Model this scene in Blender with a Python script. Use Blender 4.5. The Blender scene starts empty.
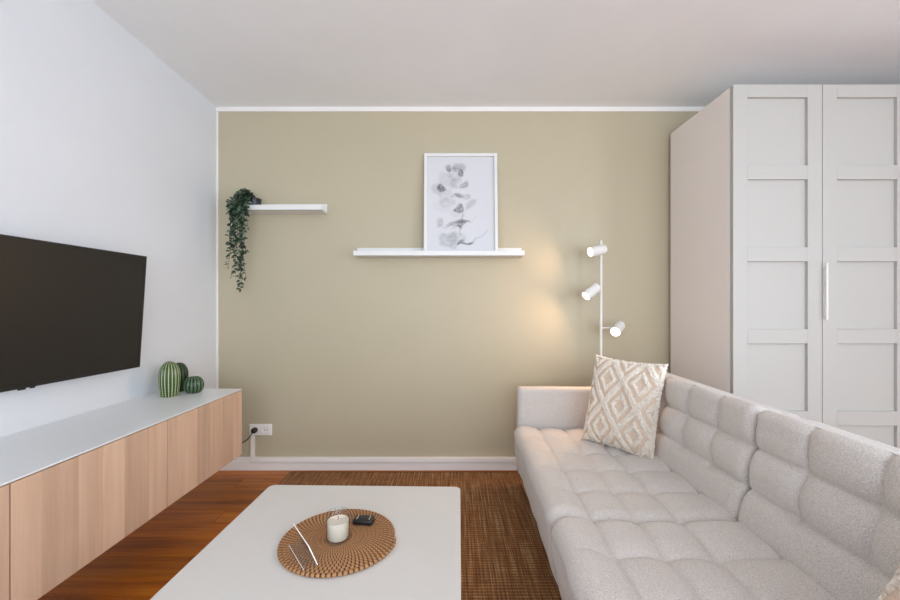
import bpy, bmesh, math, random
from mathutils import Vector, Matrix
import numpy as np

random.seed(7)
PI = math.pi
R = math.radians
scn = bpy.context.scene
COL = scn.collection

# ------------------------------------------------------------------ camera
CAMH = 1.13
cam_d = bpy.data.cameras.new('camera')
cam_d.sensor_width = 36.0
cam_d.lens = 16.0                      # 400 px on a 900 px frame
cam_d.shift_y = 6.0 / 900.0
cam_d.clip_start = 0.02
cam = bpy.data.objects.new('camera', cam_d)
COL.objects.link(cam)
cam.location = (0, 0, CAMH)
cam.rotation_euler = (PI / 2, 0, 0)
scn.camera = cam

# ------------------------------------------------------------------ world
w = bpy.data.worlds.new('world')
scn.world = w
w.use_nodes = True
bg = w.node_tree.nodes['Background']
bg.inputs[0].default_value = (0.80, 0.89, 1.0, 1)
bg.inputs[1].default_value = 1.0

# ------------------------------------------------------------------ daylight at the two windows
def area(name, loc, rot, sx, sy, power, col):
    l = bpy.data.lights.new(name, 'AREA')
    l.shape = 'RECTANGLE'
    l.size, l.size_y = sx, sy
    l.energy = power
    l.color = col
    o = bpy.data.objects.new(name, l)
    COL.objects.link(o)
    o.location = loc
    o.rotation_euler = rot
    return o

WIN1 = dict(x0=-1.15, x1=2.75, z0=0.12, z1=2.36)       # in the wall behind the camera
WIN2 = dict(y0=-1.75, y1=-0.25, z0=0.1, z1=2.3)         # balcony door in the right wall
REAR, RIGHT, LEFT, BACK, CEIL = -2.1, 3.45, -1.607, 2.76, 2.50
area('daylight_rear_window', (0.8, REAR - 0.30, 1.24), (R(90), 0, 0), 3.9, 2.24, 114, (0.80, 0.90, 1.0))
area('daylight_balcony_window', (RIGHT + 0.30, -1.0, 1.2), (R(90), 0, R(90)), 1.5, 2.2, 88, (0.78, 0.89, 1.0))

# ------------------------------------------------------------------ exposure
vs = scn.view_settings
vs.view_transform = 'Standard'
vs.look = 'None'
vs.gamma = 1.0
vs.use_curve_mapping = False
vs.exposure = 0.25

# ================================================================== helpers
def lin(r, g, b):
    f = lambda c: (c / 255 / 12.92) if c / 255 <= 0.04045 else ((c / 255 + 0.055) / 1.055) ** 2.4
    return (f(r), f(g), f(b), 1)

class NT:
    """small wrapper around a material's node tree"""
    def __init__(self, name):
        self.m = bpy.data.materials.new(name)
        self.m.use_nodes = True
        self.t = self.m.node_tree
        self.b = self.t.nodes['Principled BSDF']
    def n(self, typ, **kw):
        nd = self.t.nodes.new(typ)
        for k, v in kw.items():
            setattr(nd, k, v)
        return nd
    def l(self, a, b):
        self.t.links.new(a, b)
    def coord(self, which='Object', scale=(1, 1, 1), rot=(0, 0, 0)):
        tc = self.n('ShaderNodeTexCoord')
        mp = self.n('ShaderNodeMapping')
        mp.inputs['Scale'].default_value = scale
        mp.inputs['Rotation'].default_value = rot
        self.l(tc.outputs[which], mp.inputs['Vector'])
        return mp.outputs['Vector']
    def noise(self, vec, scale, detail=3, rough=0.5):
        nd = self.n('ShaderNodeTexNoise')
        nd.inputs['Scale'].default_value = scale
        nd.inputs['Detail'].default_value = detail
        nd.inputs['Roughness'].default_value = rough
        self.l(vec, nd.inputs['Vector'])
        return nd.outputs['Fac']
    def ramp(self, fac, stops):
        nd = self.n('ShaderNodeValToRGB')
        cr = nd.color_ramp
        while len(cr.elements) < len(stops):
            cr.elements.new(0.5)
        for e, (p, c) in zip(cr.elements, stops):
            e.position = p
            e.color = c
        self.l(fac, nd.inputs['Fac'])
        return nd.outputs['Color']
    def bump(self, fac, strength, dist=0.002, prev=None):
        nd = self.n('ShaderNodeBump')
        nd.inputs['Strength'].default_value = strength
        nd.inputs['Distance'].default_value = dist
        self.l(fac, nd.inputs['Height'])
        if prev is not None:
            self.l(prev, nd.inputs['Normal'])
        self.l(nd.outputs['Normal'], self.b.inputs['Normal'])
        return nd.outputs['Normal']
    def mix(self, fac, a, b, mode='MIX'):
        nd = self.n('ShaderNodeMixRGB', blend_type=mode)
        for inp, v in zip(nd.inputs, (fac, a, b)):
            if hasattr(v, 'is_output'):
                self.l(v, inp)
            else:
                inp.default_value = v
        return nd.outputs['Color']
    def math(self, op, a, b=0.0):
        nd = self.n('ShaderNodeMath', operation=op)
        for inp, v in zip(nd.inputs, (a, b)):
            if hasattr(v, 'is_output'):
                self.l(v, inp)
            else:
                inp.default_value = v
        return nd.outputs[0]
    def set(self, **kw):
        for k, v in kw.items():
            self.b.inputs[k.replace('_', ' ')].default_value = v
        return self
    def color(self, c):
        if hasattr(c, 'is_output'):
            self.l(c, self.b.inputs['Base Color'])
        else:
            self.b.inputs['Base Color'].default_value = c
        return self

def paint(name, c, rough=0.6, bumps=0.08, scale=220, var=0.03):
    t = NT(name)
    v = t.coord()
    n1 = t.noise(v, 3.0, 2)
    c2 = tuple(x * (1 - var) for x in c[:3]) + (1,)
    t.color(t.ramp(n1, [(0.3, c2), (0.7, c)]))
    t.set(Roughness=rough)
    if bumps:
        t.bump(t.noise(v, scale, 2), bumps, 0.001)
    return t.m

M = {}
M['wall_white'] = paint('wall_paint_white', lin(228, 231, 236), 0.7)
M['wall_beige'] = paint('wall_paint_olive_beige', lin(190, 179, 152), 0.55, var=0.02)
M['ceiling'] = paint('ceiling_paint', lin(246, 247, 248), 0.8)
M['trim'] = paint('trim_white', lin(244, 239, 234), 0.45, 0)
M['lacquer'] = paint('white_lacquer', lin(226, 224, 219), 0.35, 0.03, 60, 0.01)
M['tabletop'] = paint('table_lacquer', lin(216, 213, 208), 0.42, 0.02, 60, 0.01)
M['worktop'] = paint('white_glass_top', lin(234, 237, 238), 0.3, 0, var=0.01)
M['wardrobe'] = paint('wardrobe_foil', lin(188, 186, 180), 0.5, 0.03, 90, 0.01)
M['wardrobe_side_lit'] = paint('wardrobe_side_lit_foil', lin(244, 236, 231), 0.5, 0.03, 90, 0.01)  # paler than the doors, the extra brightness stands in for light on the side
M['shelf'] = paint('shelf_white', lin(232, 231, 228), 0.4, 0)
M['lamp'] = paint('lamp_white_metal', lin(232, 230, 226), 0.4, 0)
M['socket'] = paint('socket_plastic', lin(248, 243, 238), 0.35, 0)
M['black'] = paint('black_plastic', lin(22, 22, 23), 0.4, 0)
M['pot'] = paint('black_pot', lin(30, 32, 36), 0.35, 0)
M['dark_gap'] = paint('dark_recess', lin(70, 58, 50), 0.7, 0)
M['wax'] = paint('candle_wax', lin(244, 232, 214), 0.5, 0)
M['soil'] = paint('soil', lin(50, 40, 32), 0.9, 0.3)
M['wick'] = paint('wick', lin(60, 55, 50), 0.9, 0)
M['chrome'] = NT('chrome').color((0.8, 0.8, 0.82, 1)).set(Metallic=1.0, Roughness=0.2).m
M['oak_leg'] = paint('leg_wood', lin(120, 84, 54), 0.5, 0.05)

# tv
t = NT('tv_screen'); v = t.coord()
t.color((0.016, 0.014, 0.012, 1)); t.set(Roughness=0.38); t.b.inputs['Specular IOR Level'].default_value = 0.35
M['screen'] = t.m

# floor planks: warm brown oak, every plank its own tone
def wood(name, dark, mid, light, along, rough, rnd=0.35, scale=1.0, own_tone=False):
    t = NT(name)
    sc = [14 * scale] * 3
    sc[along] = 0.9 * scale
    oi = t.n('ShaderNodeObjectInfo')
    tc = t.n('ShaderNodeTexCoord')
    add = t.n('ShaderNodeVectorMath', operation='ADD')
    mul = t.n('ShaderNodeVectorMath', operation='SCALE')
    t.l(oi.outputs['Random'], mul.inputs['Scale'])
    mul.inputs[0].default_value = (37, 53, 71)
    t.l(tc.outputs['Object'], add.inputs[0]); t.l(mul.outputs[0], add.inputs[1])
    mp = t.n('ShaderNodeMapping'); mp.inputs['Scale'].default_value = sc
    t.l(add.outputs[0], mp.inputs['Vector'])
    n1 = t.noise(mp.outputs[0], 1.6, 5, 0.6)
    mp2 = t.n('ShaderNodeMapping')
    s2 = [130 * scale] * 3; s2[along] = 3.0 * scale
    mp2.inputs['Scale'].default_value = s2
    t.l(add.outputs[0], mp2.inputs['Vector'])
    n2 = t.noise(mp2.outputs[0], 1.0, 2)
    c = t.ramp(n1, [(0.28, dark), (0.5, mid), (0.75, light)])
    c = t.mix(t.math('MULTIPLY', n2, 0.22), c, dark)
    src = oi.outputs['Random']
    if own_tone:                                   # the tone chosen for that stave
        bw = t.n('ShaderNodeRGBToBW'); t.l(oi.outputs['Color'], bw.inputs[0]); src = bw.outputs[0]
    val = t.math('ADD', t.math('MULTIPLY', src, rnd), 1 - rnd / 2)
    hs = t.n('ShaderNodeHueSaturation')
    t.l(val, hs.inputs['Value']); t.l(c, hs.inputs['Color'])
    t.color(hs.outputs[0])
    t.set(Roughness=rough)
    t.bump(n2, 0.12, 0.001)
    return t.m
M['parquet'] = wood('parquet_oak', lin(122, 60, 4), lin(182, 102, 16), lin(208, 130, 36), 0, 0.42, 0.45)
M['oak'] = wood('pale_oak_stave', lin(200, 164, 138), lin(214, 180, 154), lin(224, 194, 170), 2, 0.5, 0.36, own_tone=True)

# sofa fabric
t = NT('sofa_fabric'); v = t.coord()
n1 = t.noise(v, 380, 3, 0.8); n2 = t.noise(v, 1100, 1); n3 = t.noise(v, 6, 2)
c = t.ramp(n1, [(0.36, lin(180, 172, 165)), (0.5, lin(213, 206, 200)), (0.64, lin(236, 231, 225))])
c = t.mix(t.math('MULTIPLY', n3, 0.18), c, lin(186, 180, 174))
t.color(c); t.set(Roughness=0.95)
t.b.inputs['Sheen Weight'].default_value = 0.25
t.bump(n2, 0.25, 0.001, t.bump(n1, 0.2, 0.001))
M['fabric'] = t.m

t = NT('pillow_cotton'); v = t.coord()
t.color(t.ramp(t.noise(v, 180, 2), [(0.3, lin(212, 190, 170)), (0.7, lin(230, 210, 190))])); t.set(Roughness=0.95)
t.bump(t.noise(v, 500, 2), 0.4, 0.002); M['cotton'] = t.m
t = NT('pillow_tufts'); v = t.coord()
t.color(t.ramp(t.noise(v, 160, 3), [(0.3, lin(236, 225, 212)), (0.7, lin(252, 245, 235))])); t.set(Roughness=1.0)
t.bump(t.noise(v, 420, 3), 0.4, 0.002); M['tuft'] = t.m

# jute rug: streaked along the room, ribbed across
t = NT('jute'); 
va = t.coord(scale=(130, 3.0, 1)); vb = t.coord(scale=(2.2, 2.2, 1)); vc = t.coord(scale=(9, 190, 1))
n1 = t.noise(va, 1.0, 4, 0.65); n2 = t.noise(vb, 2.0, 2); n3 = t.noise(vc, 1.0, 2)
c = t.ramp(n1, [(0.34, lin(98, 58, 26)), (0.5, lin(172, 116, 64)), (0.66, lin(236, 190, 136))])
n3r = t.ramp(n3, [(0.38, (0, 0, 0, 1)), (0.62, (1, 1, 1, 1))]); c = t.mix(t.math('MULTIPLY', n3r, 0.5), c, lin(84, 50, 24))
c = t.mix(t.math('MULTIPLY', n2, 0.3), c, lin(150, 100, 58))
t.color(c); t.set(Roughness=0.95)
wv = t.n('ShaderNodeTexWave', bands_direction='Y'); wv.inputs['Scale'].default_value = 18; wv.inputs['Distortion'].default_value = 1.2; wv.inputs['Detail Scale'].default_value = 3
t.l(t.coord(), wv.inputs['Vector'])
c = t.mix(t.math('MULTIPLY', t.math('SUBTRACT', 1.0, wv.outputs['Fac']), 0.6), c, lin(74, 42, 18)); t.color(c)
t.bump(wv.outputs['Fac'], 0.7, 0.004, t.bump(n1, 0.5, 0.003))
M['jute'] = t.m
M['jute_edge'] = paint('jute_binding', lin(150, 104, 62), 0.95, 0.3)

# glass
def thin_glass(name, tint, ior):
    t = NT(name)
    gl = t.n('ShaderNodeBsdfGlossy'); gl.inputs['Roughness'].default_value = 0.10
    tr = t.n('ShaderNodeBsdfTransparent'); tr.inputs['Color'].default_value = tint
    lw = t.n('ShaderNodeLayerWeight'); lw.inputs['Blend'].default_value = 0.5
    fr = t.math('ADD', t.math('MULTIPLY', t.math('POWER', lw.outputs['Facing'], 4.0), ior), 0.03)
    mx = t.n('ShaderNodeMixShader')
    t.l(fr, mx.inputs[0]); t.l(tr.outputs[0], mx.inputs[1]); t.l(gl.outputs[0], mx.inputs[2])
    t.l(mx.outputs[0], t.t.nodes['Material Output'].inputs['Surface'])
    return t.m
M['glass'] = thin_glass('clear_glass', (.92, .93, .93, 1), 0.60)
M['acrylic'] = thin_glass('clear_acrylic', (.98, .975, .98, 1), 0.9)
t = NT('acrylic_edge'); t.color((0.95, 0.93, 0.92, 1)); t.set(Roughness=0.4); M['acrylic_edge'] = t.m
t = NT('window_pane')
gl = t.n('ShaderNodeBsdfGlossy'); gl.inputs['Roughness'].default_value = 0.02
tr = t.n('ShaderNodeBsdfTransparent'); mx = t.n('ShaderNodeMixShader'); mx.inputs[0].default_value = 0.06
t.l(tr.outputs[0], mx.inputs[1]); t.l(gl.outputs[0], mx.inputs[2])
t.l(mx.outputs[0], t.t.nodes['Material Output'].inputs['Surface'])
M['pane'] = t.m
def emit(name, col, s):
    t = NT(name); t.color((1, 0.95, 0.9, 1))
    t.b.inputs['Emission Color'].default_value = col
    t.b.inputs['Emission Strength'].default_value = s
    return t.m
M['bulb'] = emit('bulb_glow', (1.0, 0.78, 0.52, 1), 6.0)

# leaves
t = NT('vine_leaf'); v = t.coord()
t.color(t.ramp(t.noise(v, 30, 2), [(0.3, lin(20, 36, 22)), (0.52, lin(42, 66, 44)), (0.70, lin(120, 142, 116))])); t.set(Roughness=0.45)  # palest stop paints gloss highlights into the leaf colour
M['leaf'] = t.m
M['stem'] = paint('vine_stem', lin(52, 66, 40), 0.6, 0)

def attr_mat(name, attr, rough, bump=None):
    t = NT(name)
    a = t.n('ShaderNodeAttribute'); a.attribute_name = attr
    t.color(a.outputs['Color']); t.set(Roughness=rough)
    if bump:
        t.bump(t.noise(t.coord(), bump[0], 2), bump[1], 0.002)
    return t.m
M['print'] = attr_mat('art_print', 'ink', 0.6)
M['mat_fibre'] = attr_mat('woven_fibre', 'tone', 0.8, (300, 0.4))
M['cactus'] = attr_mat('glazed_cactus', 'glaze', 0.16)

# ---------- mesh building
class MB:
    def __init__(self):
        self.bm = bmesh.new()
    def box(self, x0, x1, y0, y1, z0, z1, bev=0.0, seg=2, mtx=None):
        b = bmesh.new()
        bmesh.ops.create_cube(b, size=1)
        for v in b.verts:
            v.co = Vector((x0 + (v.co.x + .5) * (x1 - x0), y0 + (v.co.y + .5) * (y1 - y0), z0 + (v.co.z + .5) * (z1 - z0)))
        if bev:
            bmesh.ops.bevel(b, geom=b.edges[:], offset=bev, segments=seg, affect='EDGES', profile=0.5)
        self._merge(b, mtx)
        return self
    def lathe(self, prof, n=32, mtx=None, cap=False):
        b = bmesh.new()
        rings = []
        for r, z in prof:
            if r < 1e-6:
                rings.append([b.verts.new((0, 0, z))])
            else:
                rings.append([b.verts.new((r * math.cos(2 * PI * i / n), r * math.sin(2 * PI * i / n), z)) for i in range(n)])
        for a, c in zip(rings, rings[1:]):
            for i in range(n):
                j = (i + 1) % n
                if len(a) == 1 and len(c) == 1:
                    continue
                if len(a) == 1:
                    b.faces.new((a[0], c[i], c[j]))
                elif len(c) == 1:
                    b.faces.new((a[i], a[j], c[0]))
                else:
                    b.faces.new((a[i], a[j], c[j], c[i]))
        bmesh.ops.recalc_face_normals(b, faces=b.faces[:])
        self._merge(b, mtx)
        return self
    def tube(self, pts, rad, n=8, mtx=None):
        b = bmesh.new()
        pts = [Vector(p) for p in pts]
        rings = []
        for i, p in enumerate(pts):
            d = (pts[min(i + 1, len(pts) - 1)] - pts[max(i - 1, 0)]).normalized()
            ref = Vector((0, 0, 1)) if abs(d.z) < 0.95 else Vector((1, 0, 0))
            u = d.cross(ref).normalized(); q = d.cross(u).normalized()
            r = rad[i] if isinstance(rad, (list, tuple)) else rad
            rings.append([b.verts.new(p + (u * math.cos(2 * PI * k / n) + q * math.sin(2 * PI * k / n)) * r) for k in range(n)])
        for a, c in zip(rings, rings[1:]):
            for i in range(n):
                j = (i + 1) % n
                b.faces.new((a[i], a[j], c[j], c[i]))
        b.faces.new(rings[0]); b.faces.new(rings[-1])
        bmesh.ops.recalc_face_normals(b, faces=b.faces[:])
        self._merge(b, mtx)
        return self
    def poly(self, verts, faces, mtx=None):
        b = bmesh.new()
        vs_ = [b.verts.new(v) for v in verts]
        for f in faces:
            b.faces.new([vs_[i] for i in f])
        self._merge(b, mtx)
        return self
    def _merge(self, b, mtx):
        if mtx is not None:
            b.transform(mtx)
        me = bpy.data.meshes.new('tmp')
        b.to_mesh(me); b.free()
        self.bm.from_mesh(me)
        bpy.data.meshes.remove(me)
    def mesh(self, name, mat, smooth=False, angle=None):
        me = bpy.data.meshes.new(name)
        self.bm.to_mesh(me); self.bm.free()
        me.materials.append(M[mat] if isinstance(mat, str) else mat)
        if smooth:
            for p in me.polygons:
                p.use_smooth = True
            if angle is not None:
                try:
                    me.set_sharp_from_angle(angle=R(angle))
                except Exception:
                    pass
        return me
    def build(self, name, mat, parent=None, smooth=False, angle=35, **kw):
        return link(name, self.mesh(name, mat, smooth, angle), parent, **kw)

def link(name, data, parent=None, loc=None, rot=None, label=None, cat=None, group=None, kind=None):
    o = bpy.data.objects.new(name, data)
    COL.objects.link(o)
    if parent is not None:
        o.parent = parent
    if loc is not None:
        o.location = loc
    if rot is not None:
        o.rotation_euler = rot
    if label: o['label'] = label
    if cat: o['category'] = cat
    if group: o['group'] = group
    if kind: o['kind'] = kind
    return o

def thing(name, label, cat, loc=(0, 0, 0), rz=0.0, group=None):
    o = link(name, None, None, loc, (0, 0, rz), label, cat, group)
    o.empty_display_size = 0.1
    return o

def pydata(name, verts, faces, mat, parent=None, smooth=True, **kw):
    me = bpy.data.meshes.new(name)
    me.from_pydata([tuple(v) for v in verts], [], faces)
    me.materials.append(M[mat] if isinstance(mat, str) else mat)
    if smooth:
        for p in me.polygons:
            p.use_smooth = True
    me.update()
    return link(name, me, parent, **kw)

def puff_box(lo, hi, r, step, disp):
    """rounded box on a fine grid; disp(p, n) gives the push along the normal"""
    lo = Vector(lo); hi = Vector(hi); r = min(r, min((hi - lo)) / 2 - 1e-4)
    n = [max(4, int(round((hi[k] - lo[k]) / step))) for k in range(3)]
    idx = {}; verts = []; faces = []
    ax = [[lo[k] + (hi[k] - lo[k]) * i / n[k] for i in range(n[k] + 1)] for k in range(3)]
    def vid(i, j, k):
        key = (i, j, k)
        if key in idx:
            return idx[key]
        p = Vector((ax[0][i], ax[1][j], ax[2][k]))
        c = Vector([min(max(p[a], lo[a] + r), hi[a] - r) for a in range(3)])
        d = (p - c)
        nn = d.normalized() if d.length > 1e-9 else Vector((0, 0, 1))
        q = c + nn * r
        q = q + nn * disp(q, nn)
        idx[key] = len(verts); verts.append(q)
        return idx[key]
    for a in range(3):
        b, c = (a + 1) % 3, (a + 2) % 3
        for side in (0, n[a]):
            for i in range(n[b]):
                for j in range(n[c]):
                    quad = []
                    for di, dj in ((0, 0), (1, 0), (1, 1), (0, 1)):
                        ijk = [0, 0, 0]; ijk[a] = side; ijk[b] = i + di; ijk[c] = j + dj
                        quad.append(vid(*ijk))
                    faces.append(quad if side else quad[::-1])
    return verts, faces

# ================================================================== the room
fl = MB().box(LEFT - .2, RIGHT + .2, REAR - .2, BACK + .2, -0.12, -0.015).build('floor', 'dark_gap', kind='structure')
pw = 0.136
plank_lengths = [1.2, 1.45, 1.7]
plank_meshes = [MB().box(0.0008, L - 0.0008, 0.0007, pw - 0.0007, -0.015, 0.0, 0.0012, 1).mesh('plank', 'parquet') for L in plank_lengths]
rnd = random.Random(11)
y = BACK - pw
while y > REAR - pw:
    x = LEFT - rnd.uniform(0.0, 1.1)
    while x < RIGHT:
        k = rnd.randrange(3)
        if y > -0.6 or rnd.random() < 2:
            link('plank', plank_meshes[k], fl, (x, y, 0))
        x += plank_lengths[k]
    y -= pw

MB().box(LEFT - .2, RIGHT + .2, REAR - .2, BACK + .2, CEIL, CEIL + .15).build('ceiling', 'ceiling', kind='structure')
MB().box(LEFT - .2, LEFT, REAR - .2, BACK + .2, -.1, CEIL).build('wall_left', 'wall_white', kind='structure')
MB().box(LEFT, RIGHT, BACK, BACK + .2, -.1, CEIL).build('wall_back', 'wall_beige', kind='structure')
W = WIN1
(MB().box(LEFT, W['x0'], REAR - .2, REAR, -.1, CEIL).box(W['x1'], RIGHT, REAR - .2, REAR, -.1, CEIL)
 .box(W['x0'], W['x1'], REAR - .2, REAR, -.1, W['z0']).box(W['x0'], W['x1'], REAR - .2, REAR, W['z1'], CEIL)).build('wall_rear', 'wall_white', kind='structure')
V = WIN2
(MB().box(RIGHT, RIGHT + .2, REAR - .2, V['y0'], -.1, CEIL).box(RIGHT, RIGHT + .2, V['y1'], BACK + .2, -.1, CEIL)
 .box(RIGHT, RIGHT + .2, V['y0'], V['y1'], -.1, V['z0']).box(RIGHT, RIGHT + .2, V['y0'], V['y1'], V['z1'], CEIL)).build('wall_right', 'wall_white', kind='structure')

def window(name, a0, a1, z0, z1, bars, rear):
    f = 0.05
    def bx(mb, p0, p1, q0, q1, d0=-.12, d1=-.06):
        if rear: mb.box(p0, p1, REAR + d0, REAR + d1, q0, q1)
        else: mb.box(RIGHT - d1, RIGHT - d0, p0, p1, q0, q1)
        return mb
    m = MB()
    for (p0, p1, q0, q1) in ((a0, a0 + f, z0, z1), (a1 - f, a1, z0, z1), (a0 + f, a1 - f, z0, z0 + f), (a0 + f, a1 - f, z1 - f, z1)):
        bx(m, p0, p1, q0, q1)
    wo = m.build(name, 'trim', kind='structure')
    xs = [a0 + f] + [a0 + (a1 - a0) * (i + 1) / (bars + 1) for i in range(bars)] + [a1 - f]
    for i in range(bars):
        bx(MB(), xs[i + 1] - .03, xs[i + 1] + .03, z0 + f, z1 - f).build('mullion', 'trim', wo)
    for i in range(bars + 1):
        bx(MB(), xs[i] + (.03 if i else 0), xs[i + 1] - (.03 if i < bars else 0), z0 + f, z1 - f, -.095, -.09).build('pane', 'pane', wo)
window('window_1', W['x0'], W['x1'], W['z0'], W['z1'], 2, True)
window('window_2', V['y0'], V['y1'], V['z0'], V['z1'], 1, False)

# white edge strips round the painted wall, and the skirting
MB().box(LEFT, RIGHT, BACK - .012, BACK, CEIL - .032, CEIL, 0.002).build('trim_1', 'trim', kind='structure')
MB().box(LEFT, LEFT + .010, BACK - .006, BACK, 0.09, CEIL - .032).build('trim_2', 'trim', kind='structure')
(MB().box(LEFT, RIGHT, BACK - .016, BACK, 0, .062, .003)
 .box(LEFT, RIGHT, BACK - .010, BACK, .060, .092, .004)).build('baseboard_back', 'trim', kind='structure')
MB().box(LEFT, LEFT + .015, REAR, BACK - .016, 0, .09, .004).build('baseboard_left', 'trim', kind='structure')

# ================================================================== wardrobe
WX, WF, WB, WT = 1.50, 2.12, 2.722, 2.305
wd = thing('wardrobe', 'tall cream wardrobe with framed panel doors beside the olive wall', 'wardrobe', (WX, WF, 0))
dw, nd = 0.474, 4
tot = dw * nd
m = MB()
m.box(0, .018, .030, WB - WF, 0, WT - .004, .001)
m.box(tot - .018, tot, .022, WB - WF, 0, WT - .004, .001)
m.box(.018, tot - .018, .03, WB - WF, WT - .022, WT - .004)
m.box(.018, tot - .018, .03, WB - WF, .06, .078)
m.box(.018, tot - .018, WB - WF - .01, WB - WF, .078, WT - .022)
m.box(2 * dw - .018, 2 * dw + .018, .03, WB - WF - .01, .078, WT - .022)
m.build('carcass', 'wardrobe_side_lit', wd)
MB().box(.018, tot - .018, .06, .075, 0, .06).build('plinth', 'wardrobe_side_lit', wd)
# door pieces (shared meshes)
z0, z1 = .06, WT
st = .076; th = .020
ppitch = (z1 - z0 - .068) / 5
rail_zs = [z1 - .068 - ppitch * k for k in range(6)]
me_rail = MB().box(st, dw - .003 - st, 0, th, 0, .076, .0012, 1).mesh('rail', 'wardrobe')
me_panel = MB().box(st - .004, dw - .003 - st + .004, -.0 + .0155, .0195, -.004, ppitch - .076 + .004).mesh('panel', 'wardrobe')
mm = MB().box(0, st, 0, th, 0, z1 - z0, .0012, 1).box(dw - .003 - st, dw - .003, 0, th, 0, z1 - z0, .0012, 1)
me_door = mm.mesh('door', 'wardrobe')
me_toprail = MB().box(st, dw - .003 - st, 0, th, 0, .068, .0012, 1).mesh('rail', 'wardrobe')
hb = MB().box(-.0050, .0050, -.026, -.016, -.15, .15, .0020, 2)
hb.box(-.0040, .0040, -.018, .0, -.13, -.12).box(-.0040, .0040, -.018, .0, .12, .13)
me_handle = hb.mesh('handle', 'lamp')
for i in range(nd):
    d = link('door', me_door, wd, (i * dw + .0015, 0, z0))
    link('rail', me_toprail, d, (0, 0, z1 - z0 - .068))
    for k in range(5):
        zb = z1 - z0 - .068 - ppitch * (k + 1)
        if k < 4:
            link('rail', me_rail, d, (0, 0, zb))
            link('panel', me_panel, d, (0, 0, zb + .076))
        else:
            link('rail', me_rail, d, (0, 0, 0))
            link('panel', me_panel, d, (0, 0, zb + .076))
    if i % 2:
        link('handle', me_handle, d, (.0015, 0, 1.13 + .076 - z0))

# ================================================================== wall cabinets and their top
CX, CT, CBm = -1.184, .660, .286
cab_y = [2.278, 1.678, 1.078, .478]
cab_labels = ['pale oak fronted wall cabinet at the far end, nearest the wall socket',
              'pale oak fronted wall cabinet in the middle of the row below the television',
              'pale oak fronted wall cabinet nearest the camera, cut by the left edge']
tones = random.Random(3)
STAVE = [[.62, .80, .28, .55, .38, .70], [.66, .34, .58, .86, .40, .74], [.5, .75, .35, .6, .85, .45]]
for i in range(3):
    ya, yb = cab_y[i + 1], cab_y[i]
    c = thing('wall_cabinet', cab_labels[i], 'cabinet', (LEFT + .001, (ya + yb) / 2, CBm), 0, 'floating cabinets under the television')
    hw = (yb - ya) / 2
    D = CX - .02 - (LEFT + .001)
    H = CT - .006 - CBm
    (MB().box(0, D - .003, -hw + .0005, -hw + .017, 0, H).box(0, D - .003, hw - .017, hw - .0005, 0, H)
     .box(0, D - .003, -hw + .017, hw - .017, 0, .016).box(0, D - .003, -hw + .017, hw - .017, H - .016, H)
     .box(0, .01, -hw + .017, hw - .017, .016, H - .016)).build('body', 'lacquer', c)
    dr = MB().box(D, D + .012, -hw + .0024, hw - .0024, .001, H - .003).build('door', 'oak', c); dr.color = (.5, .5, .5, 1)
    ns = 6
    ws = [tones.uniform(.8, 1.2) for _ in range(ns)]
    s = sum(ws); yy = -hw + .0024
    for k in range(ns):
        wd_ = (2 * hw - .0048) * ws[k] / s
        MB().box(D + .012, D + .020, yy, yy + wd_ - .0008, .001, H - .003, .0005, 1).build('stave', 'oak', dr).color = (STAVE[i][k],) * 3 + (1,)
        yy += wd_
MB().box(LEFT + .001, CX, cab_y[3] - .005, cab_y[0], CT - .006, CT, .001).build('cabinet_top', 'worktop',
    label='long white top panel lying over the row of oak wall cabinets', cat='worktop')

# ================================================================== television
tvw, tvh, tvt = .965, .541, .028
far_b = Vector((-1.515, 1.955, .832))
tilt, swiv = R(3.8), R(-3.0)
# local x = length (towards the camera), y = up, z = out into the room
lx = Vector((math.sin(swiv), -math.cos(swiv), 0)); lx = Vector((-.0524, -.9986, 0))
up0 = Vector((0, 0, 1)); out = Vector((.9986, -.0524, 0))
upv = (up0 * math.cos(tilt) + out * math.sin(tilt)).normalized()
nv = (out * math.cos(tilt) - up0 * math.sin(tilt)).normalized()
Mtv = Matrix((( lx.x, upv.x, nv.x, 0), (lx.y, upv.y, nv.y, 0), (lx.z, upv.z, nv.z, 0), (0, 0, 0, 1)))
tv = thing('television', 'black flat-screen television tilted down from the white wall', 'television', (0, 0, 0))
tv.matrix_world = Matrix.Translation(far_b) @ Mtv
MB().box(0, tvw, 0, tvh, -tvt, -.006, .004).build('back_shell', 'black', tv)
bz = .008
(MB().box(0, bz, 0, tvh, -.006, 0, .001).box(tvw - bz, tvw, 0, tvh, -.006, 0, .001)
 .box(bz, tvw - bz, tvh - bz, tvh, -.006, 0, .001).box(bz, tvw - bz, 0, .014, -.006, 0, .001)).build('bezel', 'black', tv)
MB().box(bz - .001, tvw - bz + .001, .013, tvh - bz + .001, -.0055, -.002).build('screen', 'screen', tv)
(MB().box(.468, .482, -.006, .001, -.010, -.002, .001).box(.500, .522, -.006, .001, -.010, -.002, .001)).build('sensor', 'black', tv)
mtw = MB().box(.30, .56, .12, .40, -.050, -tvt, .002)
mtw.build('wall_bracket', 'black', tv)

# ================================================================== picture ledges
def ledge(label, xc, wdt, zb):
    s = thing('picture_ledge', label, 'shelf', (xc, BACK, zb), 0, 'white picture ledges on the olive wall')
    h = wdt / 2
    MB().box(-h, h, -.128, -.0005, 0, .012, .0015).build('shelf_board', 'shelf', s)
    MB().box(-h, h, -.013, -.0005, .012, .067, .0015).build('back_strip', 'shelf', s)
    MB().box(-h, h, -.130, -.117, .0, .033, .0015).build('front_lip', 'shelf', s)
    return s
ledge('short white picture ledge holding the trailing plant', -1.120, .55, 1.763)
ledge('long white picture ledge holding the framed orchid print', -.0725, 1.128, 1.462)

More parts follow.
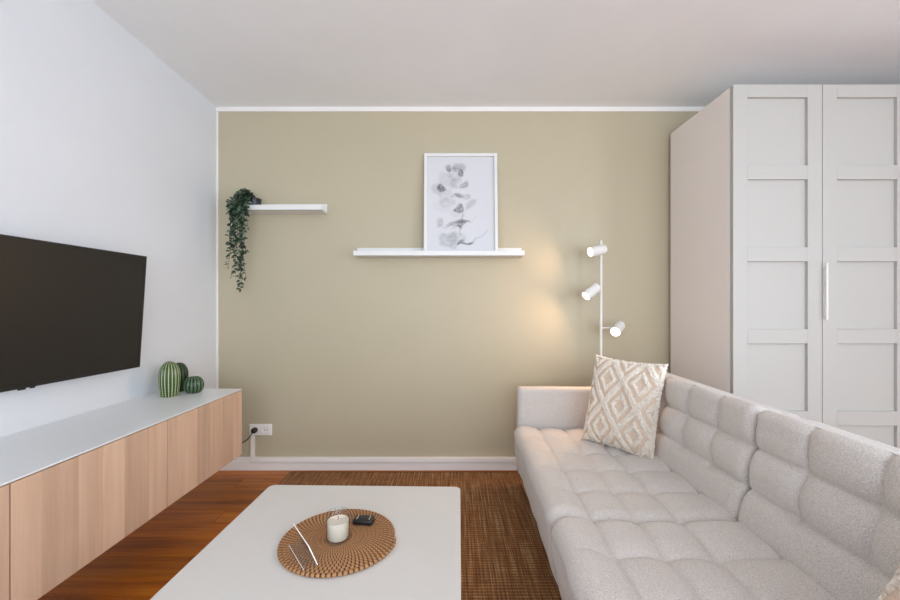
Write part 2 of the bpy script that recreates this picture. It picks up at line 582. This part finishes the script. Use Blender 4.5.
# ================================================================== framed picture
def rayp(px, py, Y):
    return Vector(((px - 450) / 400 * Y, Y, CAMH - (py - 306) / 400 * Y))
fw, fh, fd = .497, .70, .028
pb = Vector((.073, 2.668, 1.4755))
lean = math.asin((BACK - .002 - 2.668 - .03) / fh)
pic = thing('framed_picture', 'white framed grey watercolour orchid print leaning on the long ledge', 'picture', pb)
pic.rotation_euler = (-lean, 0, 0)
b = .020
(MB().box(-fw / 2, -fw / 2 + b, 0, fd, 0, fh, .0012).box(fw / 2 - b, fw / 2, 0, fd, 0, fh, .0012)
 .box(-fw / 2 + b, fw / 2 - b, 0, fd, 0, b, .0012).box(-fw / 2 + b, fw / 2 - b, 0, fd, fh - b, fh, .0012)).build('frame', 'shelf', pic)
MB().box(-fw / 2 + b, fw / 2 - b, .020, .026, b, fh - b).build('backing', 'shelf', pic)
# the print: grey wash petals laid down on a fine grid
NXp, NZp = 150, 210
iw, ih = fw - 2 * b, fh - 2 * b
us, vs_ = np.meshgrid(np.linspace(0, 1, NXp), np.linspace(0, 1, NZp))      # v from the top
ink = np.zeros_like(us)
rs = np.random.RandomState(4)
low = rs.rand(24, 18)
def smooth_noise(u, v, g):
    a = np.clip(v, 0, .9999) * (g.shape[0] - 1); c = np.clip(u, 0, .9999) * (g.shape[1] - 1)
    i, j = a.astype(int), c.astype(int); fa, fc = a - i, c - j
    return (g[i, j] * (1 - fa) * (1 - fc) + g[i + 1, j] * fa * (1 - fc) + g[i, j + 1] * (1 - fa) * fc + g[i + 1, j + 1] * fa * fc)
nz = smooth_noise(us, vs_, low); nz2 = smooth_noise(us, vs_, rs.rand(80, 60))
ASP = ih / iw
us0, vs0 = us, vs_
us = us + (smooth_noise(us0, vs0, rs.rand(15, 11)) - .5) * .075
vs_ = vs_ + (smooth_noise(us0, vs0, rs.rand(15, 11)) - .5) * .055
def petal(cx, cy, a, bb, ang, dark, rim=0.22, hard=4.5):
    """an ellipse of wash: paler inside, a darker rim where the pigment dried"""
    global ink
    dx, dy = us - cx, (vs_ - cy) * ASP
    c, s = math.cos(ang), math.sin(ang)
    e = np.sqrt(((dx * c + dy * s) / a) ** 2 + ((-dx * s + dy * c) / bb) ** 2) + (nz - .5) * .35
    body = 1 / (1 + np.exp((e - 1) * hard * 2))
    edge = np.exp(-((e - .92) / .14) ** 2)
    ink = ink + 1.18 * dark * (body * (.85 + .9 * (nz2 - .4)) + rim * edge)
def stroke(pts, wdt, dark):
    global ink
    d = np.full_like(us, 9.0)
    for (x0, y0), (x1, y1) in zip(pts, pts[1:]):
        px, py = us - x0, (vs_ - y0) * ASP; qx, qy = x1 - x0, (y1 - y0) * ASP
        tt = np.clip((px * qx + py * qy) / (qx * qx + qy * qy), 0, 1)
        d = np.minimum(d, np.hypot(px - qx * tt, py - qy * tt))
    ink = ink + dark * np.exp(-(d / wdt) ** 2)
def P(zx, zy):
    """place on the sheet from the 486x600 close-up of the print"""
    return (zx - 48) / (432 - 48), (zy - 42) / (575 - 42)
for zx, zy, a, bb, ang, dk in (
    (168, 100, .055, .050, .3, .42), (235, 108, .10, .048, .05, .26), (240, 138, .038, .045, .6, .50), (200, 135, .11, .09, .2, .10),
    (165, 165, .13, .10, .4, .12), (205, 180, .09, .06, -.3, .13), (110, 228, .09, .085, 0, .16), (132, 220, .045, .05, .2, .50), (150, 255, .09, .10, .3, .10),
    (252, 205, .075, .035, -.55, .36), (205, 212, .06, .03, .2, .16), (232, 260, .055, .032, -.1, .42), (272, 265, .06, .048, .1, .20), (205, 270, .05, .025, -.3, .22),
    (165, 300, .10, .07, .2, .14), (300, 310, .11, .045, -.95, .20), (232, 335, .055, .045, .2, .52), (218, 360, .10, .06, .3, .08),
    (120, 415, .06, .05, .5, .22), (118, 432, .04, .03, 0, .18), (230, 412, .145, .034, -.12, .40), (242, 425, .06, .04, -.5, .44), (200, 440, .05, .02, -.4, .16),
    (165, 505, .12, .095, .1, .20), (215, 495, .11, .09, .2, .14), (240, 520, .035, .05, .6, .46), (265, 528, .10, .016, -.22, .52), (175, 545, .12, .03, .05, .14), (130, 330, .12, .05, .1, .05)):
    cx, cy = P(zx, zy)
    petal(cx, cy, a, bb, ang, dk)
stroke([P(170, 110), P(205, 104), P(245, 120)], .008, .25)
stroke([P(250, 365), P(246, 395), P(228, 460), P(232, 470)], .010, .30)
stroke([P(145, 440), P(185, 425), P(232, 442)], .007, .35)
stroke([P(205, 540), P(300, 520), P(350, 495), P(395, 458)], .008, .30)
stroke([P(290, 420), P(312, 395), P(325, 372)], .008, .14)
ink = np.clip(ink, 0, .82)
paper = np.array(lin(214, 214, 217)[:3]); inkc = np.array(lin(62, 68, 72)[:3])
vals = paper * (1 - ink[..., None]) + inkc * ink[..., None]
pv = [(-iw / 2 + iw * u, .0185, fh - b - ih * v) for u, v in zip(us0.ravel(), vs0.ravel())]
pf = [(r * NXp + c, (r + 1) * NXp + c, (r + 1) * NXp + c + 1, r * NXp + c + 1) for r in range(NZp - 1) for c in range(NXp - 1)]
po = pydata('print', pv, pf, 'print', pic)
at = po.data.color_attributes.new('ink', 'FLOAT_COLOR', 'POINT')
at.data.foreach_set('color', np.concatenate([vals.reshape(-1, 3), np.ones((NXp * NZp, 1))], 1).astype(np.float32).ravel())

# ================================================================== trailing plant
PX, PY, PZ = -1.318, 2.688, 1.7755
pl = thing('trailing_plant', 'trailing green plant in a black pot spilling off the short ledge', 'plant', (PX, PY, PZ))
MB().lathe([(0, 0), (.036, 0), (.040, .004), (.046, .062), (.048, .064), (.048, .074), (.044, .074), (.043, .066), (.042, .062)], 28).build('pot', 'pot', pl, True)
MB().lathe([(0, .064), (.0425, .062)], 24).build('soil', 'soil', pl, True)
rv = random.Random(21)
def leaf_into(verts, faces, p, d, nrm, L, Wd):
    d = d.normalized(); s = d.cross(nrm).normalized(); nrm = s.cross(d)
    k = len(verts)
    verts += [p, p + d * L * .35 + s * Wd + nrm * L * .06, p + d * L * .7 + s * Wd * .75 + nrm * L * .02, p + d * L - nrm * L * .12,
              p + d * L * .7 - s * Wd * .75 + nrm * L * .02, p + d * L * .35 - s * Wd + nrm * L * .06, p + d * L * .5 - nrm * L * .06]
    faces += [(k, k + 1, k + 6), (k + 1, k + 2, k + 6), (k + 2, k + 3, k + 6), (k + 3, k + 4, k + 6), (k + 4, k + 5, k + 6), (k + 5, k, k + 6)]
# (hang x, hang y, lowest z) in room coordinates
drops = []
for i in range(13):
    x = rv.uniform(-1.440, -1.312)
    yv = rv.uniform(2.575, 2.70) if x < -1.41 else rv.uniform(2.565, 2.61)
    q = abs(x + 1.375) / .07
    lowz = 1.31 + .22 * min(q, 1) + rv.uniform(-.06, .22)
    drops.append((x, yv, lowz))
drops += [(-1.350, 2.59, 1.255), (-1.335, 2.585, 1.30), (-1.322, 2.59, 1.36), (-1.372, 2.60, 1.34), (-1.41, 2.61, 1.44), (-1.445, 2.63, 1.43)]
for (x, yv, lowz) in drops:
    p0 = Vector((PX + rv.uniform(-.02, .02), PY + rv.uniform(-.02, .01), PZ + .066))
    top = Vector(((p0.x + x) / 2, (p0.y + yv) / 2, PZ + rv.uniform(.075, .125)))
    sh = Vector((x, yv, PZ + rv.uniform(-.02, .05)))
    ctrl = [p0, top, sh]
    z = sh.z
    cx_, cy_ = x, yv
    while z > lowz:
        z -= .055
        cx_ += rv.uniform(-.010, .010); cy_ += rv.uniform(-.006, .006)
        ctrl.append(Vector((cx_, max(2.55, min(cy_, 2.735)), z)))
    pts = []
    for a in range(len(ctrl) - 1):
        pa, pb_, pc, pd = ctrl[max(a - 1, 0)], ctrl[a], ctrl[a + 1], ctrl[min(a + 2, len(ctrl) - 1)]
        for q in range(4):
            s = q / 4
            pts.append(.5 * ((2 * pb_) + (pc - pa) * s + (2 * pa - 5 * pb_ + 4 * pc - pd) * s * s + (3 * pb_ - pa - 3 * pc + pd) * s ** 3))
    pts.append(ctrl[-1])
    O = Vector((PX, PY, PZ))
    vn = MB().tube([p - O for p in pts], .0011, 4).build('vine', 'stem', pl, True)
    lv, lf = [], []
    for a, p in enumerate(pts):
        if a < 2 or (p.z < 1.74 and a % 3 == 0): continue
        for sgn in range(2 if p.z > 1.7 else (1 if rv.random() < .8 else 2)):
            ang = rv.uniform(0, 2 * PI)
            d = Vector((math.cos(ang), -abs(math.sin(ang)) * .9 if rv.random() < .7 else math.sin(ang) * .3, rv.uniform(-1.0, .35)))
            leaf_into(lv, lf, p - O, d, Vector((rv.uniform(-.5, .5), -1, rv.uniform(.1, 1))).normalized(), rv.uniform(.021, .034), rv.uniform(.0065, .0095))
    pydata('leaves', lv, lf, 'leaf', vn, False, kind='stuff')

# ================================================================== wall socket, cable duct
SX0, SX1, SZ0, SZ1 = -1.379, -1.226, CAMH - (435 - 306) / 145, CAMH - (424 - 306) / 145
sk = thing('wall_socket', 'white double wall socket with a black plug in its left half', 'socket', ((SX0 + SX1) / 2, BACK, (SZ0 + SZ1) / 2))
hw, hh = (SX1 - SX0) / 2, (SZ1 - SZ0) / 2
MB().box(-hw, hw, -.011, 0, -hh, hh, .003, 3).build('face_plate', 'socket', sk)
for s in (-1, 1):
    mt = Matrix.Translation((s * .0365, -.011, 0)) @ Matrix.Rotation(R(90), 4, 'X')
    MB().lathe([(.0265, -.001), (.0265, .0035), (.0215, .0035), (.0195, -.0005), (0, -.0005)], 28, mt).build('outlet_well', 'socket', sk, True)
    if s == 1:
        for h in (-.009, .009):
            mh = Matrix.Translation((s * .0365 + h, -.0115, 0)) @ Matrix.Rotation(R(90), 4, 'X')
            MB().lathe([(0, .0006), (.0032, .0006), (.0032, -.0015)], 12, mh).build('pin_hole', 'black', sk)
        for h in (-1, 1):
            MB().box(s * .0365 - .003, s * .0365 + .003, -.0145, -.011, h * .0175 - .002, h * .0175 + .002).build('earth_clip', 'chrome', sk)
plg = thing('power_plug', 'black power plug with short cord pushed into the wall socket', 'plug', (SX0 + hw - .0365, BACK - .0115, (SZ0 + SZ1) / 2))
MB().lathe([(0, 0), (.0185, 0), (.0185, .022), (.014, .032), (.008, .036), (0, .036)], 24, Matrix.Rotation(R(90), 4, 'X')).build('plug_body', 'black', plg, True)
MB().tube([(0, -.030, 0), (-.004, -.040, -.014), (-.016, -.042, -.034), (-.036, -.040, -.055), (-.062, -.036, -.072), (-.10, -.034, -.080), (-.15, -.05, -.07)], .0034, 8).build('cord', 'black', plg, True)
cd = thing('cable_duct', 'slim white cable duct dropping from the socket and running along the skirting', 'cable duct', (-1.356, BACK, 0))
MB().box(-.012, .012, -.020, -.0005, .0925, SZ0 - .001, .002).build('vertical_duct', 'trim', cd)
MB().box(-.012, 1.80, -.0285, -.0105, .0625, .0915, .0025).build('horizontal_duct', 'trim', cd)

# ================================================================== rug
RX0, RX1, RY0, RY1 = -1.083, .80, -.2, 2.712
rg = thing('rug', 'brown woven jute rug under the white coffee table and sofa', 'rug', ((RX0 + RX1) / 2, (RY0 + RY1) / 2, 0))
hx, hy = (RX1 - RX0) / 2, (RY1 - RY0) / 2
MB().box(-hx, hx, -hy, hy, 0.0005, .008, .002).build('woven_field', 'jute', rg)
MB().box(-hx, hx, hy - .018, hy + .002, .0005, .008, .003).build('end_binding', 'jute_edge', rg)
MB().box(-hx, hx, -hy - .002, -hy + .018, .0005, .008, .003).build('end_binding', 'jute_edge', rg)

# ================================================================== coffee table
TBZ = .45
tb = thing('coffee_table', 'low white rectangular coffee table on the jute rug', 'table', (-.334, .985, .008), R(-1.3))
tw, tl = .722, 1.06
m = MB()
b_ = bmesh.new()
bmesh.ops.create_cube(b_, size=1)
for v in b_.verts:
    v.co = Vector((v.co.x * tw, v.co.y * tl, (TBZ - .008) - .016 + v.co.z * .032))
ve = [e for e in b_.edges if abs(e.verts[0].co.z - e.verts[1].co.z) > .01]
bmesh.ops.bevel(b_, geom=ve, offset=.022, segments=6, affect='EDGES', profile=.5)
he = [e for e in b_.edges if abs(e.verts[0].co.z - e.verts[1].co.z) < .001 and len(e.link_faces) == 2 and abs(e.link_faces[0].normal.z - e.link_faces[1].normal.z) > .5]
bmesh.ops.bevel(b_, geom=he, offset=.0025, segments=2, affect='EDGES', profile=.5)
m._merge(b_, None)
m.build('table_top', 'tabletop', tb)
for sx in (-1, 1):
    for sy in (-1, 1):
        MB().lathe([(0, 0), (.016, 0), (.018, .004), (.024, TBZ - .0405), (0, TBZ - .0405)], 20, Matrix.Translation((sx * (tw / 2 - .09), sy * (tl / 2 - .12), 0))).build('leg', 'tabletop', tb, True)

# ================================================================== woven mat on the table
MX, MY, MR = -.322, 1.163, .172
turns, nseg, nside = 14.0, 11000, 6
r_t = MR / turns / 2 * 1.16
verts, faces, tone = [], [], []
for i in range(nseg + 1):
    # even steps along the coil
    f = math.sqrt(i / nseg)
    th_ = f * turns * 2 * PI
    rr = r_t * .6 + f * (MR - r_t * 1.6)
    c, s = math.cos(th_), math.sin(th_)
    sw = 76 * (th_ % (2 * PI)) + 2 * PI * 6.2 * (rr / MR)
    band = .5 + .5 * math.sin(sw)
    thick = r_t * (.80 + .22 * band) * min(1, (nseg - i) / 60 + .15)
    for k in range(nside):
        a = 2 * PI * k / nside + .5
        verts.append(((rr + math.cos(a) * thick) * c, (rr + math.cos(a) * thick) * s, r_t * .72 * (1 + math.sin(a) * (.86 + .16 * band))))
        tone.append(band)
for i in range(nseg):
    for k in range(nside):
        j = (k + 1) % nside
        faces.append((i * nside + k, i * nside + j, (i + 1) * nside + j, (i + 1) * nside + k))
mat_o = pydata('woven_placemat', verts, faces, 'mat_fibre', None, True, loc=(MX, MY, TBZ + .0005),
               label='round brown woven placemat lying on the white coffee table', cat='placemat')
ca, cb = np.array(lin(66, 40, 24)[:3]), np.array(lin(176, 128, 84)[:3])  # dark tone paints the shade between strands into the fibre colour
tn = np.clip((np.array(tone) - .10) / .30, 0, 1)[:, None]
cols = ca * (1 - tn) + cb * tn
at = mat_o.data.color_attributes.new('tone', 'FLOAT_COLOR', 'POINT')
at.data.foreach_set('color', np.concatenate([cols, np.ones((len(cols), 1))], 1).astype(np.float32).ravel())
MATZ = TBZ + .0005 + r_t * .72 * 2

# ================================================================== candle in a glass
cg = thing('candle_glass', 'white candle in a clear glass tumbler on the woven mat', 'candle', (-.3215, 1.148, MATZ))
MB().lathe([(0, 0), (.029, 0), (.0325, .003), (.0340, .076), (.0336, .0768), (.0330, .076), (.0316, .008), (.0295, .006), (0, .006)], 40).build('glass', 'glass', cg, True, 50)
MB().lathe([(0, .0065), (.0280, .0065), (.0298, .009), (.0306, .0535), (.0298, .0550), (.010, .0540), (0, .0535)], 36).build('wax', 'wax', cg, True, 60)
MB().tube([(0, 0, .055), (.0006, 0, .061), (.0018, .0005, .066)], .0009, 6).build('wick', 'wick', cg, True)

# ================================================================== small black gadget
kf = thing('key_fob', 'small black plastic fob with silver glint strips behind the candle', 'fob', (-.266, 1.235, MATZ), R(-6))
MB().box(-.031, .031, -.018, .018, 0, .0165, .005, 3).build('fob_case', 'black', kf, True)
for xx in (-.019, .019):
    MB().box(xx - .0014, xx + .0014, -.011, .011, .0163, .0176, .0005).build('glint_strip', 'chrome', kf)  # chrome strips stand in for glints on the black case
for xx in (-.007, .006):
    MB().box(xx - .0045, xx + .0045, -.006, .006, .0163, .0172, .0004).build('button', 'pot', kf)

# ================================================================== acrylic stand
A0 = Vector((-.341, 1.034, 0)); A1 = Vector((-.421, 1.139, 0))
ld = (A1 - A0); Ln = ld.length
ac = thing('acrylic_stand', 'clear acrylic card stand lying open on the left of the woven mat', 'card stand', (A0.x, A0.y, MATZ), math.atan2(ld.y, ld.x))
# local x along the fold, +y towards the left of the mat
bp = MB().box(0, Ln, .0, .036, 0, .0022, .0004).build('base_plate', 'acrylic', ac)
ang = R(-22)
mt = Matrix.Rotation(ang, 4, 'X')
MB().box(0, Ln, -.0011, .0011, .001, .062, .0003, mtx=Matrix.Translation((0, .0012, 0)) @ mt).build('upright_panel', 'acrylic', ac)
MB().box(0, Ln, -.0013, .0013, .0615, .0632, .0003, mtx=Matrix.Translation((0, .0012, 0)) @ mt).build('polished_edge', 'acrylic_edge', ac)
MB().box(-.0012, .0002, -.0013, .0013, .001, .0632, .0002, mtx=Matrix.Translation((0, .0012, 0)) @ mt).build('polished_edge', 'acrylic_edge', ac)
MB().box(0, Ln, .036, .0366, 0, .0023).build('polished_edge', 'acrylic_edge', ac)

# ================================================================== cacti
def cactus(label, loc, H, Rm, ribs, prof, dots, dark, light, dotc):
    nz_, na = 120, ribs * 10
    verts, faces, cols = [], [], []
    for i in range(nz_ + 1):
        f = i / nz_
        zc, rc = prof(f)
        for k in range(na):
            ph = ribs * 2 * PI * k / na
            g = .5 + .5 * math.cos(ph)                       # 1 on a rib, 0 in the groove
            r = rc * Rm * (1 - .10 * (1 - g) ** 1.5)
            a = 2 * PI * k / na
            verts.append((r * math.cos(a), r * math.sin(a), zc * H))
            c = [d * (1 - g ** 1.6) + l * g ** 1.6 for d, l in zip(dark, light)]
            if dots and g > .80:
                q = .5 + .5 * math.sin(f * dots * 2 * PI)
                c = [x * (1 - q) + y_ * q for x, y_ in zip(c, dotc)]
            cols.append(c + [1])
    for i in range(nz_):
        for k in range(na):
            j = (k + 1) % na
            faces.append((i * na + k, i * na + j, (i + 1) * na + j, (i + 1) * na + k))
    faces.append(tuple(range(na))[::-1]); faces.append(tuple(nz_ * na + k for k in range(na)))
    o = pydata('ceramic_cactus', verts, faces, 'cactus', None, True, loc=loc, label=label, cat='ornament', group='ceramic cacti on the white cabinet top')
    at = o.data.color_attributes.new('glaze', 'FLOAT_COLOR', 'POINT')
    at.data.foreach_set('color', np.array(cols, dtype=np.float32).ravel())
    return o
def egg(f):
    z = f
    base = .80 + .20 * math.sin(min(z / .55, 1) * PI / 2)
    if z > .55:
        base *= math.sqrt(max(0.0, 1 - ((z - .55) / .45) ** 2.3))
    return z, max(base, .02)
def ball(f):
    a = -1.05 + f * (PI / 2 - .02 + 1.05)
    z0_ = math.sin(-1.05); z1_ = math.sin(PI / 2 - .02)
    return (math.sin(a) - z0_) / (z1_ - z0_), max(math.cos(a), .02) ** .8
G = lambda r, g, b: list(lin(r, g, b)[:3])
cactus('tall pale-dotted green ceramic cactus at the front of the three', (-1.462, 2.085, CT), .182, .0485, 18, egg, 19, G(44, 74, 44), G(92, 116, 58), G(226, 224, 176))
cactus('dark green ceramic cactus half hidden behind the tall dotted one', (-1.500, 2.215, CT), .158, .044, 12, egg, 0, G(18, 36, 22), G(52, 82, 50), G(90, 110, 80))
cactus('low round ribbed green ceramic cactus on the right of the three', (-1.390, 2.170, CT), .090, .049, 15, ball, 0, G(20, 44, 28), G(92, 118, 82), G(200, 205, 170))

# ================================================================== sofa
SO = Vector((.375, 1.385, 0))
sofa = thing('sofa', 'long light grey tufted fabric sofa along the right side', 'sofa', SO, R(-2.0))
L2 = 1.03
SEAT = .405
rn = np.random.RandomState(9)
def wob(a, b, c=1.0):
    return math.sin(a * 7.3 + b * 3.1 + c) * .5 + math.sin(a * 3.7 - b * 8.9 + 2 * c) * .5
def tuft(s, t, ss, ts, depth, wsoft=.030):
    """pillowy bays between seams at ss / ts"""
    ds = min(abs(s - q) for q in ss) if ss else 1
    dt = min(abs(t - q) for q in ts) if ts else 1
    a = 1 - math.exp(-ds / wsoft); c = 1 - math.exp(-dt / wsoft)
    line = .42 * (min(a, c)) + .58 * (a * c)
    knot = math.exp(-(ds * ds + dt * dt) / .0014)
    crease = max(math.exp(-(ds / .005) ** 2), math.exp(-(dt / .005) ** 2))
    return depth * (line - .65 * knot) - .0055 * crease
def seat_mesh(y0, y1, seed):
    rows = [y0 + (y1 - y0) * k / 5 for k in range(1, 5)]
    cols_ = [.125, .265, .41]
    def disp(p, n):
        d = 0
        if n.z > .05:
            wz = n.z
            fr_ = max(0.0, min(1.0, (p.x - .02) / .09))
            d += wz * (fr_ * tuft(p.x, p.y, cols_, rows, .0175) + (1 - fr_) * tuft(p.x, 9.0, cols_, rows, .0175))
            d += wz * .003 * wob(p.x * 3, p.y * 3, seed)
            # the front pad swells over the edge
            d += wz * .010 * math.exp(-((p.x - .06) / .06) ** 2)
        if n.x < -.05:
            wx = -n.x
            d += wx * (.014 * math.sin(max(0, min(1, (p.z - .10) / .32)) * PI) + .0035 * wob(p.y * 4, p.z * 5, seed + 1))
            dr_ = min(abs(p.y - q) for q in rows)
            d += -wx * .002 * math.exp(-(dr_ / .03) ** 2) * max(0, (p.z - .22) / .18)
        if abs(n.y) > .5:
            d += .004 * abs(n.y)
        return d
    v_, f_ = puff_box((0.0, y0 + .003, .105), (.66, y1 - .003, SEAT - .010), .045, .0062, disp)
    for p in v_:                                   # the front of the pad slopes in towards the floor
        fz = max(0.0, min(1.0, (p.z - .10) / .26))
        p.x += (-.022 * fz + .014 * (1 - fz)) * max(0.0, 1 - p.x / .2)
    return v_, f_
for k, (y0, y1) in enumerate(((0, L2), (-L2, 0))):
    v_, f_ = seat_mesh(y0, y1, 1.7 + k * 2.1)
    pydata('seat_cushion', v_, f_, 'fabric', sofa)
# backs
lean_b = R(10.5)
def back_mesh(y0, y1, seed):
    rows = [y0 + (y1 - y0) * k / 5 for k in range(1, 5)]
    hz_ = [.135, .272]
    def disp(p, n):
        d = 0
        if n.x < -.05:
            wx = -n.x
            low = max(0, min(1, (p.z - .09) / .05))
            dt = min(abs(p.y - q) for q in rows)
            d += wx * tuft(p.y, p.z, rows if low > .5 else [y0 - 1], hz_, .021, .030)
            if low <= .5:
                d += -wx * .006 * math.exp(-(dt / .03) ** 2) * low
            d += wx * .003 * wob(p.y * 3, p.z * 4, seed)
        if n.z > .3:
            d += .004 * n.z * wob(p.y * 2, p.x * 2, seed)
        return d
    return puff_box((0.0, y0 + .007, .0), (.115, y1 - .007, .403), .030, .006, disp)
for k, (y0, y1) in enumerate(((0, L2), (-L2, 0))):
    v_, f_ = back_mesh(y0, y1, .6 + k * 1.9)
    o = pydata('backrest', v_, f_, 'fabric', sofa, loc=(.606, 0, .385), rot=(0, lean_b, 0))
    sv, sf = puff_box((.085, y0 + .006, .02), (.180, y1 - .006, .398), .028, .03, lambda p, n: .003 * n.z)
    pydata('back_shell', sv, sf, 'fabric', o)
    # piping along the top front edge
    MB().tube([(.018, y0 + .02, .4015), (.018, (y0 + y1) / 2, .4035), (.018, y1 - .02, .4015)], .0022, 6).build('piping', 'fabric', o, True)
# arms
for (a0, a1, zt) in ((L2 + .004, L2 + .096, .632), (-L2 - .096, -L2 - .004, .632)):
    sv, sf = puff_box((.0, a0, .11), (.80, a1, zt), .012, .03, lambda p, n: .002 * wob(p.x * 2, p.z * 2))
    pydata('armrest', sv, sf, 'fabric', sofa)
MB().box(.03, .78, -L2, L2, .10, .20, .01).build('base_frame', 'fabric', sofa)
for sx, z_ in ((.07, .0085), (.72, .0)):
    for sy in (-1, 1):
        MB().lathe([(0, z_), (.014, z_), (.022, .11), (0, .11)], 16, Matrix.Translation((sx, sy * (L2 - .02), 0))).build('leg', 'oak_leg', sofa, True)

# ================================================================== pillows
def pillow(label, M4, wx, hz, thick, seed):
    p = thing('throw_pillow', label, 'pillow', (0, 0, 0), 0, 'cream tufted pillows on the sofa')
    p.matrix_world = M4
    N = 132
    rr = np.random.RandomState(seed)
    jit = rr.rand(N + 1, N + 1)
    def shape(u, v):
        x = wx / 2 * u * (1 - .07 * u * u * (1 - v * v))
        z = hz / 2 * v * (1 - .07 * v * v * (1 - u * u))
        e = max(0.0, (1 - u ** 4)) * max(0.0, (1 - v ** 4))
        return x, z, thick / 2 * e ** .62
    def grid(sgn):
        vv = []
        for i in range(N + 1):
            for j in range(N + 1):
                x, z, t_ = shape(-1 + 2 * j / N, -1 + 2 * i / N)
                wr = .004 * wob(x * 6, z * 6, seed) * (t_ / (thick / 2) + .2)
                vv.append(Vector((x, -sgn * (t_ + wr * 1.0), z)))
        return vv
    front, back = grid(1), grid(-1)
    fq = [(i * (N + 1) + j, i * (N + 1) + j + 1, (i + 1) * (N + 1) + j + 1, (i + 1) * (N + 1) + j) for i in range(N) for j in range(N)]
    off = len(front)
    cover = pydata('cover', front + back, fq + [tuple(a + off for a in f[::-1]) for f in fq], 'cotton', p)
    # raised tufting: nested diamonds
    Pp = .92
    def mask(u, v):
        a, c = (u + v * .86 - .057) / Pp, (u - v * .86 - .143) / Pp
        da, dc = abs((a + .5) % 1 - .5) * 2, abs((c + .5) % 1 - .5) * 2
        mm_ = max(da, dc)
        k = 0
        if mm_ > .80: k = min(1, (mm_ - .80) / .06)
        elif .30 < mm_ < .56: k = min(1, min(mm_ - .30, .56 - mm_) / .05)
        if max(abs(u), abs(v)) > .965: k = max(k, .9)
        return k
    keep, hmap = {}, {}
    tv_, tf_ = [], []
    for i in range(N + 1):
        for j in range(N + 1):
            hmap[i, j] = mask(-1 + 2 * j / N, -1 + 2 * i / N)
    for i in range(N):
        for j in range(N):
            cs = [(i, j), (i, j + 1), (i + 1, j + 1), (i + 1, j)]
            if max(hmap[c] for c in cs) < .05: continue
            q = []
            for c in cs:
                if c not in keep:
                    h = hmap[c]
                    base = front[c[0] * (N + 1) + c[1]]
                    rim = c[0] in (0, N) or c[1] in (0, N)
                    hh_ = (.0125 * h * (.45 + .7 * jit[c]) + (.0006 if h > .1 else -.001))
                    g = Vector(((jit[c] - .5) * .0055, 0, (jit[c[1], c[0]] - .5) * .0055))
                    if rim:
                        o_ = Vector((base.x, 0, base.z)).normalized() * (.010 * jit[c])
                        hh_ = .0005; g = o_
                    keep[c] = len(tv_)
                    tv_.append(base + Vector((0, -hh_, 0)) + g)
                q.append(keep[c])
            tf_.append(q)
    pydata('tufting', tv_, tf_, 'tuft', cover, False)
    return p
def basis(center, right, up):
    r = Vector(right).normalized(); u = Vector(up); u = (u - r * u.dot(r)).normalized()
    n = r.cross(u)                                   # local -Y looks out: local Y = -(r x u) reversed
    yl = u.cross(r)
    return Matrix(((r.x, yl.x, u.x, center[0]), (r.y, yl.y, u.y, center[1]), (r.z, yl.z, u.z, center[2]), (0, 0, 0, 1)))
pillow('cream pillow with raised diamond tufting in the far sofa corner', basis((.892, 2.07, .622), (.60, -.80, -.02), (.10, .29, .93)), .386, .468, .125, 3)
pillow('cream tufted pillow just showing at the bottom right corner', basis((.815, .535, .60), (.05, -.99, 0), (.57, .0, .82)), .42, .42, .12, 5)

# ================================================================== floor lamp
LX, LY = .992, 2.628
lp = thing('floor_lamp', 'slim white floor lamp with three lit spot heads behind the sofa', 'lamp', (LX, LY, 0))
MB().lathe([(0, 0), (.118, 0), (.120, .003), (.120, .016), (.117, .019), (.02, .021), (.014, .030), (0, .030)], 40).build('base', 'lamp', lp, True)
MB().lathe([(0, .028), (.0085, .028), (.0085, 1.555), (.005, 1.562), (0, 1.562)], 16).build('pole', 'lamp', lp, True)
warm = (1.0, .62, .36)
def head(center, d, joint, power):
    d = Vector(d).normalized()
    q = d.to_track_quat('Z', 'Y').to_matrix().to_4x4()
    m4 = Matrix.Translation(Vector(center) - Vector((LX, LY, 0))) @ q
    hl, hr = .055, .0325
    h = MB().lathe([(0, -hl), (hr - .004, -hl), (hr, -hl + .004), (hr, hl), (hr - .002, hl + .001), (hr - .0035, hl), (hr - .0035, hl - .014), (0, hl - .016)], 32, m4).build('spot_head', 'lamp', lp, True)
    MB().lathe([(0, hl - .0045), (hr - .009, hl - .0055), (hr - .004, hl - .010), (hr - .004, hl - .013)], 28, m4).build('bulb', 'bulb', h, True)
    a = m4 @ Vector((0, 0, -hl * .35))
    MB().tube([(0, 0, joint), (a.x * .5, a.y * .5, (a.z + joint) / 2), tuple(a)], .006, 8).build('swivel_arm', 'lamp', h, True)
    l = bpy.data.lights.new('spot_light', 'SPOT')
    l.energy = power; l.color = warm; l.spot_size = R(150); l.spot_blend = .9; l.shadow_soft_size = .024
    lo = bpy.data.objects.new('spot_light', l); COL.objects.link(lo)
    lo.parent = lp
    lo.matrix_local = Matrix.Translation(m4 @ Vector((0, 0, hl + .004))) @ (-d).to_track_quat('Z', 'Y').to_matrix().to_4x4()
head(rayp(597.3, 250.7, 2.60), (-.93, -.26, -.20), 1.50, 6.0)
head(rayp(591.5, 291.5, 2.605), (-.78, -.26, -.57), 1.225, 7.0)
head(rayp(617.8, 328.5, 2.585), (-.60, -.72, -.36), .985, 8.0)
